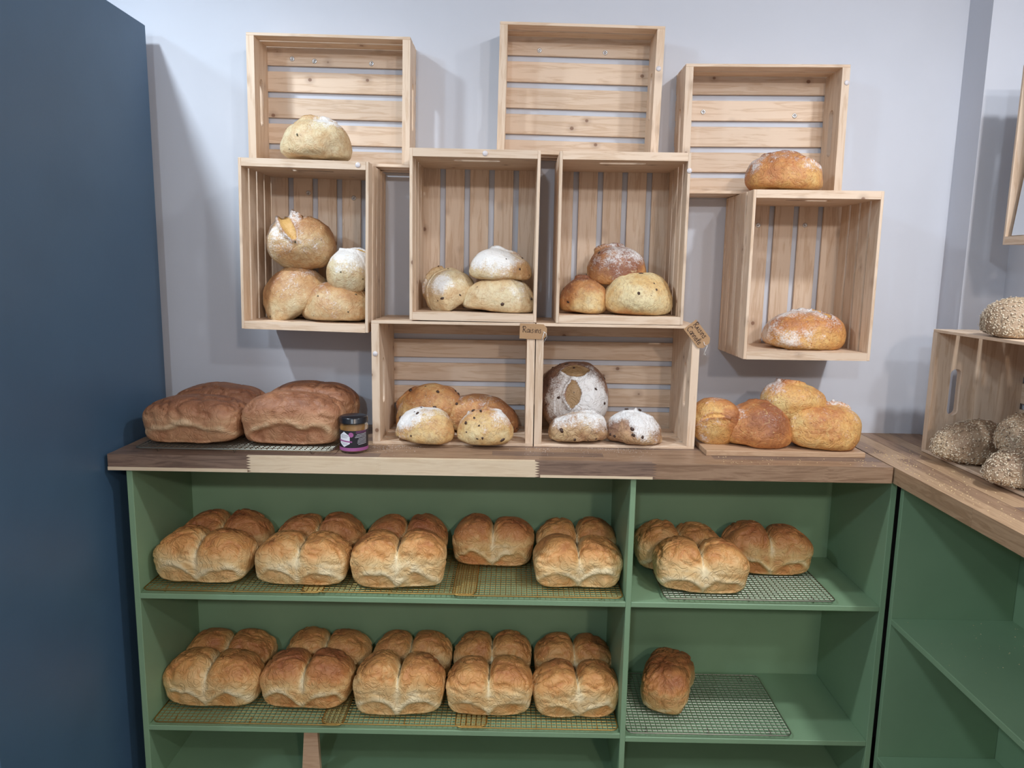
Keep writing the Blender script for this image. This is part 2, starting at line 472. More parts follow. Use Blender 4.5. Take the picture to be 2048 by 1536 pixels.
def crate(mat4, L, S, D, label, screws=(), dots=(), group=None):
    """local frame: X long, Z short, back at y=0, open front at y=-D."""
    root = empty('wooden_crate', mat4, label, 'crate', group)
    ds = S - 2*TS
    for s in (-1, 1):
        obj('end_board', end_mesh(ds, D-TB), PINE, root, matrix=Matrix.Translation((s*(L/2-TE/2), -TB-(D-TB)/2, 0)) @ Matrix.Rotation(RAD(-90), 4, 'Y'))
    nb = 5; gap = 0.0150; w = (S - gap*(nb-1))/nb
    for i in range(nb):
        z = -S/2 + w/2 + i*(w+gap)
        obj('back_slat', slat_mesh(L, w, TB), PINE, root, matrix=Matrix.Translation((0, -TB/2, z)) @ Matrix.Rotation(RAD(90), 4, 'X'))
    ns = 4 if D > 0.15 else 2
    pitch = (D - TB) / ns; ws = pitch - 0.0088
    for s in (-1, 1):
        for i in range(ns):
            yy = -D + ws/2 + i*pitch
            obj('slat', slat_mesh(L, ws, TS), PINE, root, matrix=Matrix.Translation((0, yy, s*(S/2-TS/2))))
    inv = mat4.inverted()
    for P in screws:
        q = inv @ Vector(P)
        obj('screw', screw_mesh(), SCREW, root, matrix=Matrix.Translation((q.x, -TB, q.z)) @ Matrix.Rotation(RAD(90), 4, 'X'))
    for P in dots:
        q = inv @ Vector(P)
        obj('adhesive_dot', disc_mesh(), DOT, root, matrix=Matrix.Translation((q.x, -D-0.0002, q.z)) @ Matrix.Rotation(RAD(90), 4, 'X'))
    return root
CL, CS, CD, CDT = 0.4043, 0.3085, 0.2295, 0.1085
def H(x, z, r): return TRS((x, -0.001, z), ry=RAD(r))
def V(x, z, r): return TRS((x, -0.001, z), ry=RAD(-90 + r))
crate(H(-0.4589, 1.7735, 0.745), CL, 0.311, CDT, 'shallow pine crate hung highest at left, one pale loaf in front of it', [(-0.576, 0, 1.897), (-0.518, 0, 1.892), (-0.37, 0, 1.888)])
crate(H(0.1647, 1.8072, 0.828), CL, 0.311, CDT, 'empty shallow pine crate hung topmost in the middle', [(0.065, 0, 1.927), (0.235, 0, 1.924)], [(0.357, 0, 1.861)])
crate(H(0.6275, 1.7205, -0.518), CL, 0.311, CDT, 'shallow pine crate hung at upper right, golden loaf at its foot', [(0.496, 0, 1.781), (0.735, 0, 1.775)], [(0.822, 0, 1.835)])
crate(V(-0.4955, 1.4125, 1.02), CL, 0.309, CD, 'upright pine crate hung at left holding four pale loaves', [(-0.543, 0, 1.559), (-0.422, 0, 1.548)], [(-0.363, 0, 1.604)])
crate(V(-0.0877, 1.4425, 0.349), CL, 0.309, CD, 'upright pine crate at centre left holding three speckled loaves', [], [(-0.063, 0, 1.635)])
crate(V(0.2673, 1.4415, -0.084), CL, 0.309, CD, 'upright pine crate at centre right holding three raisin loaves', [], [(0.4185, 0, 1.603)])
crate(V(0.7277, 1.3610, -0.151), CL, 0.309, CD, 'upright pine crate hung at far right holding a single golden loaf', [(0.659, 0, 1.494), (0.784, 0, 1.496)])
crate(H(-0.1367, ZT+0.1541, 0.0), 0.4000, 0.308, CD, 'pine crate on the counter holding four raisin loaves', [], [(-0.3275, 0, 1.157)])
crate(H(0.2657, ZT+0.1541, 0.0), 0.4000, 0.308, CD, 'pine crate on the counter holding floury brown fruit loaves')
crate(TRS((1.274, -0.206-CL/2, ZT+0.1545), rz=RAD(-90)), CL, 0.308, CD, 'pine crate lying open sideways on the right-hand counter with seeded rolls')
crate(TRS((1.274, -0.396, 1.645), rz=RAD(-90)) @ Matrix.Rotation(RAD(-90), 4, 'Y'), CL, 0.309, CDT, 'shallow pine crate on the right-hand wall with a sketch in it')

# ---- sketch standing in the wall crate
PAPER = flat('white_paper', srgb(232, 238, 248), 0.6); INK = flat('black_ink', srgb(38, 40, 46), 0.6)
sk = empty('framed_sketch', TRS((1.172, -0.395, 1.4635)) @ Matrix.Rotation(RAD(5.5), 4, 'Y'), 'white sheet with black line drawing leaning in the right wall crate', 'picture')
obj('sheet', box('sheet', 0.004, 0.262, 0.345, 0.0, False), PAPER, sk)
for (a, b) in (((0.085, 0.02), (0.06, 0.22)), ((0.06, 0.22), (-0.02, 0.30)), ((-0.02, 0.30), (-0.09, 0.20)), ((-0.09, 0.20), (-0.09, 0.03)), ((0.07, 0.10), (0.02, 0.13)), ((0.02, 0.13), (0.045, 0.05)), ((0.05, 0.03), (0.05, 0.07)), ((0.05, 0.07), (0.01, 0.07)), ((0.01, 0.07), (0.01, 0.03)), ((-0.03, 0.10), (-0.07, 0.10)), ((-0.03, 0.10), (-0.03, 0.16)), ((-0.03, 0.16), (-0.07, 0.16))):
    bm = bmesh.new(); tube_bm(bm, [(-0.0023, a[0], a[1]), (-0.0023, b[0], b[1])], 0.0011, 4)
    obj('ink_line', to_mesh(bm, 'ink_line'), INK, sk)

# ================================================================== BREAD
def cube_sphere(n):
    key = ('cs', n)
    if key in _cache: return _cache[key]
    idx = {}; P = []; F = []
    t = np.tan(np.linspace(-math.pi/4, math.pi/4, n+1))
    def vid(p):
        k = tuple(np.round(p, 6))
        if k not in idx: idx[k] = len(P); P.append(p)
        return idx[k]
    for ax in range(3):
        for s in (-1, 1):
            g = [[None]*(n+1) for _ in range(n+1)]
            for i in range(n+1):
                for j in range(n+1):
                    p = [0, 0, 0]; p[ax] = s; p[(ax+1) % 3] = t[i]; p[(ax+2) % 3] = t[j]
                    g[i][j] = vid(tuple(p))
            for i in range(n):
                for j in range(n):
                    q = (g[i][j], g[i+1][j], g[i+1][j+1], g[i][j+1])
                    F.append(q if s > 0 else q[::-1])
    P = np.array(P, float); P /= np.linalg.norm(P, axis=1)[:, None]
    _cache[key] = (P, np.array(F, np.int32))
    return _cache[key]

def vnoise(P, seed):
    I = np.floor(P).astype(np.int64); f = P - I; f = f*f*(3-2*f)
    def hsh(dx, dy, dz):
        h = (I[:, 0]+dx)*374761393 + (I[:, 1]+dy)*668265263 + (I[:, 2]+dz)*2147483647 + seed*974634777
        h = (h ^ (h >> 13)) * 1274126177 & 0xffffffff
        h = (h ^ (h >> 16)) & 0xffff
        return h/65535.0
    r = 0
    for dx in (0, 1):
        for dy in (0, 1):
            for dz in (0, 1):
                w = (f[:, 0] if dx else 1-f[:, 0])*(f[:, 1] if dy else 1-f[:, 1])*(f[:, 2] if dz else 1-f[:, 2])
                r = r + w*hsh(dx, dy, dz)
    return r
def fbm(P, seed, oct=3):
    a, r, t = 1.0, 0, 0
    for k in range(oct):
        r = r + a*vnoise(P*(2**k) + 17.3*k, seed+k); t += a; a *= 0.5
    return r/t
def sstep(a, b, x):
    t = np.clip((x-a)/(b-a), 0, 1); return t*t*(3-2*t)

def np_mesh(name, P, F, attrs):
    me = bpy.data.meshes.new(name)
    me.vertices.add(len(P)); me.vertices.foreach_set('co', P.astype(np.float32).ravel())
    me.loops.add(F.size); me.loops.foreach_set('vertex_index', F.ravel())
    me.polygons.add(len(F)); me.polygons.foreach_set('loop_start', np.arange(0, F.size, 4, dtype=np.int32))
    me.polygons.foreach_set('loop_total', np.full(len(F), 4, np.int32))
    me.polygons.foreach_set('use_smooth', np.ones(len(F), bool))
    me.update(calc_edges=True)
    for k, v in attrs.items():
        a = me.attributes.new(k, 'FLOAT', 'POINT'); a.data.foreach_set('value', v.astype(np.float32))
    return me

def tin_loaf(name, w, d, h, seed, lobes=2, rim=0.40, dark=0.0, panel=1.0, crease=1.0, skew=0.0):
    U, F = cube_sphere(34)
    rs = np.random.RandomState(seed)
    a, b = w/2, d/2
    ux, uy, uz = U[:, 0], U[:, 1], U[:, 2]
    exy = 4.2
    hor = (np.abs(ux)**exy + np.abs(uy)**exy)**(1/exy)
    k = np.where(uz > 0, 2.9, 7.0)
    nrm = (hor**k + np.abs(uz)**k)**(1/k)
    X, Y, Z = ux/nrm, uy/nrm, uz/nrm
    z0 = rim*h; c2 = h - z0
    hl = 1.0 + rs.uniform(-0.05, 0.05, 2)
    if lobes == 2:
        xc = 0.5; q = (np.abs(X) - xc)/0.5
        cw = 0.065
        cr = np.exp(-np.abs(X/cw)**1.25)*crease
        lob = np.where(X < 0, hl[0], hl[1])
        lob = 1 + (lob-1)*sstep(0, 0.25, np.abs(X))
    else:
        q = X*0.85; cr = 0*X; lob = 1.0
    z = np.where(Z > 0, Z*c2, Z*z0)
    zt = z + z0
    up = sstep(-0.25, 0.6, Z)
    dome = 1 - (0.17 if lobes == 2 else 0.20)*np.clip(q, -1, 1)**2
    z = np.where(Z > 0, Z*c2*(dome*lob), z)
    z = np.where(Z > 0, z - cr*0.34*c2*np.clip(Z, 0, 1)**1.0, z)
    flare = np.where(Z < 0, 1 - 0.075*(-Z), 1 + 0.015*np.exp(-((Z-0.35)/0.3)**2))
    x = X*a*flare
    y = Y*b*flare*(1 - cr*(0.10*up + 0.035))
    # recessed tin-side panels
    za = 0.82 - 0.62*np.clip(q, -1, 1)**2 if lobes == 2 else 0.80 - 0.55*np.abs(X)**2.6
    zn = (z + z0)/z0
    J = np.stack([X*2.2 + seed*1.7, Y*1.5, Z*0.6], 1)
    za = za + 0.55*(fbm(J*1.6, seed+40, 2)-0.5) + rs.uniform(-0.08, 0.10)
    pv = sstep(0.25, 0.7, fbm(J*2.3, seed+41, 2))
    side = sstep(0.80, 0.97, np.abs(Y))*sstep(1.0, 0.86, np.abs(X) if lobes == 1 else np.abs(q))
    pan = side*sstep(za+0.06, za-0.12, zn)*sstep(0.02, 0.20, zn)*panel*(0.45+0.75*pv)
    ridge = np.exp(-((zn - za - 0.12)/0.16)**2)*sstep(0.6, 0.95, np.maximum(np.abs(Y), np.abs(X)))*np.where(zn < 1.6, 1, 0)*(0.25+0.9*pv)
    y = y - np.sign(Y)*(pan*0.0065 - ridge*0.0025)
    P = np.stack([x, y, z + z0], 1)
    # gentle slouch + lumps + crinkles
    Q = P*1.0 + seed*3.7
    lump = fbm(Q*11, seed, 2) - 0.5
    N = np.stack([X/a, Y/b, Z/h], 1); N /= np.linalg.norm(N, axis=1)[:, None]
    warp = np.stack([fbm(Q*22, seed+5, 2), fbm(Q*22, seed+6, 2), fbm(Q*22, seed+7, 2)], 1)
    rid = np.abs(fbm(Q*30 + warp*1.5, seed+9, 2) - 0.5)
    wr = sstep(0.10, 0.0, rid)
    P += N*(lump*0.016 - wr*0.0042*(0.3+up))[:, None]
    P[:, 0] += skew*P[:, 2]
    P[:, 2] = np.maximum(P[:, 2], 0.0008*fbm(Q*40, seed+3, 1))
    bake = 0.12 + 0.58*sstep(-0.1, 0.9, Z) + dark
    bake = np.where(Z < 0.1, np.maximum(bake, 0.30+dark), bake)
    bake = bake + pan*0.16 - ridge*0.36 - cr*0.50*(0.35+up) + wr*0.10*up
    bake += 0.25*(fbm(Q*7, seed+20, 2)-0.5)
    return np_mesh(name, P, F, dict(bake=np.clip(bake, 0, 1), flour=np.full(len(P), -0.6), score=np.clip(cr*0.55*up, 0, 1)))

def boule(name, w, d, h, seed, slashes=(), flour=0.5, bake=0.4, lump=0.012, flat=0.36, e=2.25, flour_dir=(0, 0, 1), rough=0.004, bake_lo=0.12, n=40):
    """slashes: (x0,y0,x1,y1,halfwidth,ear) in units of the half axes, seen from above."""
    U, F = cube_sphere(n)
    a, b = w/2, d/2
    nrm = (np.abs(U)**e).sum(1)**(1/e)
    X, Y, Z = (U/nrm[:, None]).T
    # bottom flattened: total height h made of top (1) and bottom (flat)
    c = h/(1+flat)
    z = np.where(Z > 0, Z*c, c*flat*np.tanh(Z*1.9)/np.tanh(1.9))
    bulge = 1 + 0.03*np.exp(-((Z+0.1)/0.35)**2)
    P = np.stack([X*a*bulge, Y*b*bulge, z + c*flat], 1)
    N = np.stack([X/a, Y/b, Z/c], 1); N /= np.linalg.norm(N, axis=1)[:, None]
    Q = P + seed*5.13
    score = np.zeros(len(P)); disp = np.zeros(len(P)); edge = np.zeros(len(P))
    wob = 0.10*(fbm(Q*30, seed+2, 2)-0.5)
    for (x0, y0, x1, y1, hw, ear) in slashes:
        dx, dy = x1-x0, y1-y0; L2 = dx*dx+dy*dy
        t = ((X-x0)*dx + (Y-y0)*dy)/L2
        tc = np.clip(t, 0, 1)
        px, py = X-(x0+tc*dx), Y-(y0+tc*dy)
        dist = np.sqrt(px*px+py*py) + wob
        sgn = np.sign((X-x0)*dy-(Y-y0)*dx)
        wl = hw*np.sqrt(np.clip(1-(2*tc-1)**2*0.85, 0.02, 1))
        ins = sstep(wl*1.05, wl*0.75, dist)*(Z > -0.05)
        score = np.maximum(score, ins)
        rimg = np.exp(-((dist-wl*1.15)/(0.06))**2)*(Z > -0.05)
        edge = np.maximum(edge, rimg)
        disp += ins*(-0.025) + rimg*np.where(sgn > 0, ear, ear*0.25)*(0.4 + 1.2*fbm(Q*38, seed+31, 2))
    lm = fbm(Q*9, seed, 2)-0.5
    fn = fbm(Q*45, seed+4, 2)-0.5
    P += N*(lm*2.6*lump + fn*rough*1.5 + disp*h)[:, None]
    P[:, 2] = np.maximum(P[:, 2], 0.0)
    fd = np.array(flour_dir, float); fd /= np.linalg.norm(fd)
    fz = N@fd
    big = fbm(Q*13, seed+11, 3)
    fl = flour*(0.45 + 0.85*sstep(-0.2, 0.9, fz)) + 1.5*(big-0.5) - 0.08
    fl = fl*(1-0.9*score) + 0.10*edge*flour
    bk = bake_lo + bake*(0.35+0.65*sstep(-0.5, 0.8, Z)) + 1.5*(fbm(Q*10, seed+15, 3)-0.5) + 0.30*edge + 0.10
    return np_mesh(name, P, F, dict(bake=np.clip(bk, 0, 1), flour=fl, score=score))

def bits(name, base, count, seed, size, mat, parent, zmin=0.15, sx=1.0, seeds=False, squash=0.5, zone=None, depth=0.15):
    """small fruit or seed pieces pressed into the crust: one joined mesh."""
    me = base; rs = np.random.RandomState(seed)
    V0 = np.empty(len(me.vertices)*3, np.float32); me.vertices.foreach_get('co', V0); V0 = V0.reshape(-1, 3)
    N0 = np.empty(len(me.vertices)*3, np.float32); me.vertices.foreach_get('normal', N0); N0 = N0.reshape(-1, 3)
    zt = V0[:, 2].max()
    ok = np.where(V0[:, 2] > zmin*zt)[0]
    if zone is not None: ok = ok[zone(V0[ok], N0[ok])]
    ico = [(0.0, 0.0, 1.0)] + [(0.894*math.cos(k*2*math.pi/5), 0.894*math.sin(k*2*math.pi/5), 0.447) for k in range(5)] + [(0.894*math.cos((k+.5)*2*math.pi/5), 0.894*math.sin((k+.5)*2*math.pi/5), -0.447) for k in range(5)] + [(0.0, 0.0, -1.0)]
    tri = [(0, 1+k, 1+(k+1) % 5) for k in range(5)] + [(1+k, 6+k, 1+(k+1) % 5) for k in range(5)] + [(1+(k+1) % 5, 6+k, 6+(k+1) % 5) for k in range(5)] + [(11, 6+(k+1) % 5, 6+k) for k in range(5)]
    ico = np.array(ico); vs = []; fs = []; tone = []
    for i in rs.choice(ok, count, replace=len(ok) < count):
        p = V0[i] + rs.normal(0, 0.0015, 3); n = Vector(N0[i]).normalized()
        q = n.to_track_quat('Z', 'Y').to_matrix() @ Matrix.Rotation(rs.uniform(0, 6.28), 3, 'Z')
        s = size*(rs.uniform(0.7, 1.35) if seeds else rs.uniform(0.45, 1.45))
        loc = ico*np.array([s*sx*rs.uniform(0.8, 1.2), s*rs.uniform(0.6, 0.9), s*squash])
        if not seeds: loc = loc*(1+rs.uniform(-0.18, 0.18, (12, 1)))
        A = np.array(q)
        o = len(vs)*12
        vs.append(loc@A.T + p - np.array(n)*s*depth)
        fs += [(a+o, b+o, c+o) for a, b, c in tri]
        tone += [rs.uniform(0, 1)]*12
    m2 = bpy.data.meshes.new(name); m2.from_pydata(np.concatenate(vs).tolist(), [], fs)
    for p in m2.polygons: p.use_smooth = True
    at = m2.attributes.new('tone', 'FLOAT', 'POINT'); at.data.foreach_set('value', np.array(tone, np.float32))
    o = obj(name, m2, mat, parent); o['kind'] = 'stuff'
    return o

# ---- white tin loaves on the green shelves
S1, S2, S2R = 0.584+0.0125, 0.239+0.0125, 0.231+0.0125
ORD = ['leftmost', 'second from the left', 'third from the left', 'fourth from the left', 'rightmost']
def tin(x, yy, z, w, h, seed, label, d=0.125, rz=0, dark=0.0, grp=None, crease=1.0, skew=0.0):
    me = tin_loaf('tin_loaf', w, d, h, seed, dark=dark, crease=crease, skew=skew)
    o = obj('tin_loaf', me, TIN_DARK if dark > 0.08 else TIN, None, loc=(x, yy, z), rot=(0, 0, RAD(rz)))
    return tag(o, label, 'bread', grp)
g = 'two-lobed tin loaves on the upper green shelf'
for i, (x, yy, w, h, dk, rz) in enumerate([(-0.748, -0.275, 0.236, 0.122, 0.0, -3), (-0.502, -0.278, 0.232, 0.117, 0.0, -2), (-0.264, -0.283, 0.234, 0.127, 0.02, 1), (0.180, -0.268, 0.221, 0.114, 0.0, 0)]):
    tin(x, yy, S1, w, h, 10+i, 'golden two-lobed tin loaf, front row of upper left shelf, ' + [ORD[0], ORD[1], ORD[2], ORD[4]][i], rz=rz, dark=dk, grp=g)
tin(-0.035, -0.140, S1, 0.217, 0.121, 15, 'two-lobed tin loaf standing alone behind the gap in the upper shelf front row', dark=0.09, grp=g)
for i, (x, yy, w, h, dk) in enumerate([(-0.748, -0.136, 0.240, 0.118, 0.13), (-0.496, -0.136, 0.228, 0.119, 0.10), (-0.265, -0.136, 0.216, 0.118, 0.10), (0.186, -0.132, 0.213, 0.114, 0.06)]):
    tin(x, yy, S1, w, h, 20+i, 'browner two-lobed tin loaf, back row of upper left shelf, ' + [ORD[0], ORD[1], ORD[2], ORD[4]][i], dark=dk, grp=g, d=0.118)
g = 'two-lobed tin loaves on the lower green shelf'
for i, (x, yy, w, h, dk, rz) in enumerate([(-0.752, -0.250, 0.246, 0.123, 0.05, -3), (-0.507, -0.251, 0.236, 0.128, 0.10, -2), (-0.265, -0.272, 0.228, 0.136, 0.05, 0), (-0.037, -0.270, 0.222, 0.130, 0.07, 0), (0.187, -0.271, 0.218, 0.122, 0.03, 1)]):
    tin(x, yy, S2, w, h, 30+i, 'golden two-lobed tin loaf, front row of lower left shelf, ' + ORD[i], rz=rz, dark=dk, grp=g)
for i, (x, yy, w, h, dk) in enumerate([(-0.758, -0.123, 0.240, 0.118, 0.08), (-0.488, -0.124, 0.228, 0.120, 0.03), (-0.256, -0.124, 0.218, 0.119, 0.02), (-0.034, -0.124, 0.214, 0.125, 0.05), (0.190, -0.125, 0.215, 0.121, 0.06)]):
    tin(x, yy, S2, w, h, 40+i, 'two-lobed tin loaf, back row of lower left shelf, ' + ORD[i], dark=dk, grp=g, d=0.116)
g = 'two-lobed tin loaves in the upper right bay'
tin(0.483, -0.278, S1, 0.226, 0.120, 50, 'golden two-lobed tin loaf at the front of the upper right bay', rz=-4, grp=g, dark=0.0)
tin(0.458, -0.142, S1, 0.228, 0.114, 51, 'two-lobed tin loaf half hidden behind another, beside the shelf divider', dark=0.08, grp=g, rz=4, d=0.118)
tin(0.688, -0.160, S1, 0.222, 0.120, 52, 'brown two-lobed tin loaf at the right of the upper right bay', dark=0.10, grp=g, rz=-4)
me = tin_loaf('tin_loaf', 0.200, 0.124, 0.112, 60, lobes=1, dark=0.10, panel=0.6)
tag(obj('tin_loaf', me, TIN_DARK, None, loc=(0.440, -0.195, S2R), rot=(0, 0, RAD(66))), 'small single loaf lying end-on alone in the lower right bay', 'bread')

# ---- wholemeal loaves on the counter rack
g = 'large wholemeal loaves on the counter'
for (x, yy, w, h, sd, lab, rz, pn) in ((-0.756, -0.262, 0.240, 0.112, 70, 'large brown wholemeal loaf, front left on the counter rack, beside the blue cabinet', -2, 0.8),
                                      (-0.520, -0.258, 0.236, 0.122, 71, 'large brown wholemeal loaf directly behind the amber jar, front right of the rack', 3, 1.3),
                                      (-0.757, -0.122, 0.232, 0.116, 72, 'large brown wholemeal loaf half hidden at back left of the counter rack', 0, 0.6),
                                      (-0.517, -0.112, 0.238, 0.124, 73, 'large brown wholemeal loaf half hidden at back right of the counter rack', -4, 0.6)):
    me = tin_loaf('wholemeal_loaf', w, 0.138, h, sd, lobes=1, rim=0.46, dark=0.12, panel=pn)
    tag(obj('wholemeal_loaf', me, WHOLE, None, loc=(x, yy, ZT+0.0125), rot=(0, 0, RAD(rz))), lab, 'bread', g)

# ---- free-form loaves
def loaf(name, mat, loc, dims, seed, label, rot=(0, 0, 0), centre=False, fruit=None, grp=None, **kw):
    me = boule(name, dims[0], dims[1], dims[2], seed, **kw)
    m = TRS(loc, RAD(rot[0]), RAD(rot[1]), RAD(rot[2]))
    if centre: m = m @ Matrix.Translation((0, 0, -dims[2]/2))
    o = obj(name, me, mat, None, matrix=m)
    tag(o, label, 'bread', grp)
    if fruit:
        fm, cnt, sz = fruit
        bits('raisin_pieces' if fm is FRUIT else 'dark_flecks', me, cnt, seed+3, sz, fm, o, zmin=0.12, squash=0.38, depth=0.10)
    return o
OL = (OLIVEBIT, 14, 0.0028); RA = (FRUIT, 24, 0.0046)
loaf('sourdough_loaf', OLIVE, (-0.475, -0.165, 1.6185), (0.162, 0.13, 0.094), 101, 'pale flecked loaf with crusted ridge on top of the left upright crate', fruit=OL, slashes=[(-0.6, 0.1, 0.35, 0.25, 0.20, 0.09)], flour=0.46, bake=0.30, rot=(0, 2, 0))
loaf('golden_loaf', CHEESE, (0.667, -0.155, 1.565), (0.181, 0.14, 0.094), 102, 'golden loaf sitting on top of the far right upright crate', slashes=[(-0.4, 0.3, 0.5, 0.3, 0.22, 0.08), (0.1, -0.75, 0.8, -0.45, 0.05, 0.05)], flour=0.50, bake=0.35, bake_lo=0.08)
# left upright crate
loaf('sourdough_loaf', OLIVE, (-0.560, -0.120, 1.300), (0.176, 0.15, 0.118), 103, 'tan flecked loaf leaning at lower left of the left upright crate', rot=(4, -33, 0), centre=True, fruit=OL, flour=0.30, bake=0.50, flat=0.30)
loaf('sourdough_loaf', OLIVE, (-0.437, -0.140, 1.2305), (0.172, 0.15, 0.092), 104, 'round flecked loaf at lower right of the left upright crate', fruit=OL, flour=0.20, bake=0.40, slashes=[(0.2, 0.2, 0.8, 0.0, 0.10, 0.06)], flat=0.42)
loaf('sourdough_loaf', OLIVE, (-0.535, -0.128, 1.427), (0.172, 0.14, 0.124), 105, 'large floury flecked loaf topmost in the left upright crate', rot=(48, 0, 0), centre=True, fruit=OL, flour=0.36, bake=0.40, slashes=[(-0.55, 0.75, 0.05, -0.55, 0.17, 0.07), (0.0, 0.9, 0.15, 0.35, 0.22, 0.12)], flat=0.8)
loaf('sourdough_loaf', OLIVE, (-0.407, -0.122, 1.3655), (0.114, 0.15, 0.104), 106, 'white floured flecked loaf peeping out behind the left upright crate side', rot=(14, 0, 0), centre=True, fruit=(OLIVEBIT, 8, 0.0026), flour=0.78, bake=0.15, slashes=[(-0.35, 0.1, 0.7, 0.0, 0.24, 0.05)], flat=0.8)
# centre left upright crate
loaf('sourdough_loaf', OLIVE, (-0.163, -0.125, 1.314), (0.122, 0.12, 0.098), 107, 'pale jagged flecked loaf leaning at left of the centre left crate', rot=(12, -36, 0), centre=True, fruit=(FRUIT, 12, 0.0042), flour=0.56, bake=0.22, slashes=[(-0.8, 0.2, 0.2, 0.45, 0.24, 0.09)], flat=0.5, lump=0.016)
loaf('sourdough_loaf', OLIVE, (-0.033, -0.128, 1.2605), (0.184, 0.15, 0.084), 108, 'wide speckled loaf at the bottom of the centre left crate', fruit=(FRUIT, 12, 0.0040), flour=0.30, bake=0.42, slashes=[(-0.1, 0.3, 0.6, 0.2, 0.12, 0.06)])
loaf('sourdough_loaf', OLIVE, (-0.022, -0.120, 1.3425), (0.150, 0.13, 0.072), 109, 'grey floured speckled loaf stacked on top in the centre left crate', fruit=(FRUIT, 12, 0.0040), flour=0.62, bake=0.25, slashes=[(-0.3, 0.4, 0.5, 0.35, 0.20, 0.10)], rot=(6, 3, 0), flat=0.3)
# centre right upright crate
loaf('raisin_loaf', RAISIN, (0.186, -0.130, 1.2600), (0.118, 0.12, 0.088), 110, 'small orange raisin loaf at lower left of the centre right crate', fruit=(FRUIT, 6, 0.0042), flour=0.50, bake=0.35, slashes=[(-0.2, 0.15, 0.6, 0.35, 0.26, 0.08)], flat=0.5)
loaf('raisin_loaf', RAISIN, (0.318, -0.150, 1.2600), (0.166, 0.15, 0.107), 111, 'smooth yellow raisin loaf at lower right of the centre right crate', fruit=(FRUIT, 7, 0.0052), flour=0.16, bake=0.08, bake_lo=0.06, slashes=[(-0.5, 0.5, 0.4, 0.5, 0.12, 0.05)], flat=0.5)
loaf('raisin_loaf', RAISIN, (0.264, -0.112, 1.386), (0.148, 0.12, 0.082), 112, 'floured raisin loaf bridging the two below in the centre right crate', rot=(14, -6, 0), centre=True, fruit=(FRUIT, 8, 0.0042), flour=0.52, bake=0.45, slashes=[(-0.5, 0.4, 0.3, 0.5, 0.16, 0.10)], flat=0.30)
# far right crate
loaf('golden_loaf', CHEESE, (0.755, -0.120, 1.1780), (0.203, 0.15, 0.096), 113, 'crusty golden loaf alone in the far right upright crate', flour=0.55, bake=0.45, slashes=[(-0.1, 0.35, 0.55, 0.3, 0.24, 0.10), (0.3, 0.2, 0.45, -0.6, 0.13, 0.04)], flour_dir=(-0.6, -0.3, 0.7), flat=0.5)
# crate with four raisin loaves
loaf('raisin_loaf', RAISIN, (-0.211, -0.215, ZT+0.0085), (0.143, 0.11, 0.082), 114, 'floury raisin loaf at front left of the counter crate of four', fruit=RA, flour=0.60, bake=0.30, slashes=[(-0.35, 0.1, -0.15, 0.5, 0.07, 0.03)], flat=0.42)
loaf('raisin_loaf', RAISIN, (-0.059, -0.222, ZT+0.0085), (0.132, 0.11, 0.082), 115, 'raisin loaf with curved scores at front right of the crate of four', fruit=RA, flour=0.50, bake=0.25, slashes=[(-0.5, 0.2, 0.1, -0.2, 0.20, 0.06), (0.0, 0.4, 0.5, 0.1, 0.20, 0.06)], flat=0.42)
loaf('raisin_loaf', RAISIN, (-0.226, -0.088, 1.004), (0.190, 0.105, 0.092), 116, 'long raisin loaf leaning at back left of the counter crate of four', rot=(10, -24, 0), centre=True, fruit=RA, flour=0.46, bake=0.28, slashes=[(-0.7, 0.2, -0.1, 0.3, 0.14, 0.08)], flat=0.25)
loaf('raisin_loaf', RAISIN, (-0.067, -0.092, 0.985), (0.190, 0.105, 0.090), 117, 'dark raisin loaf at back right of the counter crate of four', rot=(12, 8, 0), centre=True, fruit=(FRUIT, 26, 0.0050), flour=0.36, bake=0.50, flat=0.25)
# crate with cinnamon loaves
loaf('fruit_loaf', CINN, (0.173, -0.098, 1.038), (0.166, 0.185, 0.105), 118, 'big floured fruit loaf stood upright with hollow scores facing out', rot=(72, 0, 0), centre=True, fruit=(FRUIT, 30, 0.0046), flour=0.62, bake=0.65, slashes=[(-0.35, 0.62, 0.35, 0.66, 0.20, 0.05), (-0.05, 0.25, -0.1, -0.35, 0.24, 0.07)], flat=0.35, lump=0.009, flour_dir=(0.25, -0.25, 1))
loaf('fruit_loaf', CINN, (0.178, -0.195, ZT+0.0085), (0.150, 0.105, 0.078), 119, 'craggy floured fruit loaf in front of the upright one', fruit=(FRUIT, 18, 0.0046), flour=0.72, bake=0.20, slashes=[(-0.15, 0.3, 0.5, 0.25, 0.20, 0.06)], rough=0.008, lump=0.013, flat=0.42)
loaf('fruit_loaf', CINN, (0.322, -0.198, ZT+0.0085), (0.143, 0.105, 0.080), 120, 'floured fruit loaf at right of the counter crate with deep pits', fruit=(FRUIT, 22, 0.0050), flour=0.68, bake=0.20, slashes=[(-0.45, 0.0, -0.1, 0.2, 0.12, 0.06), (0.1, 0.35, 0.45, -0.15, 0.24, 0.05)], rough=0.006, lump=0.013, flat=0.42, rot=(0, 3, 0))
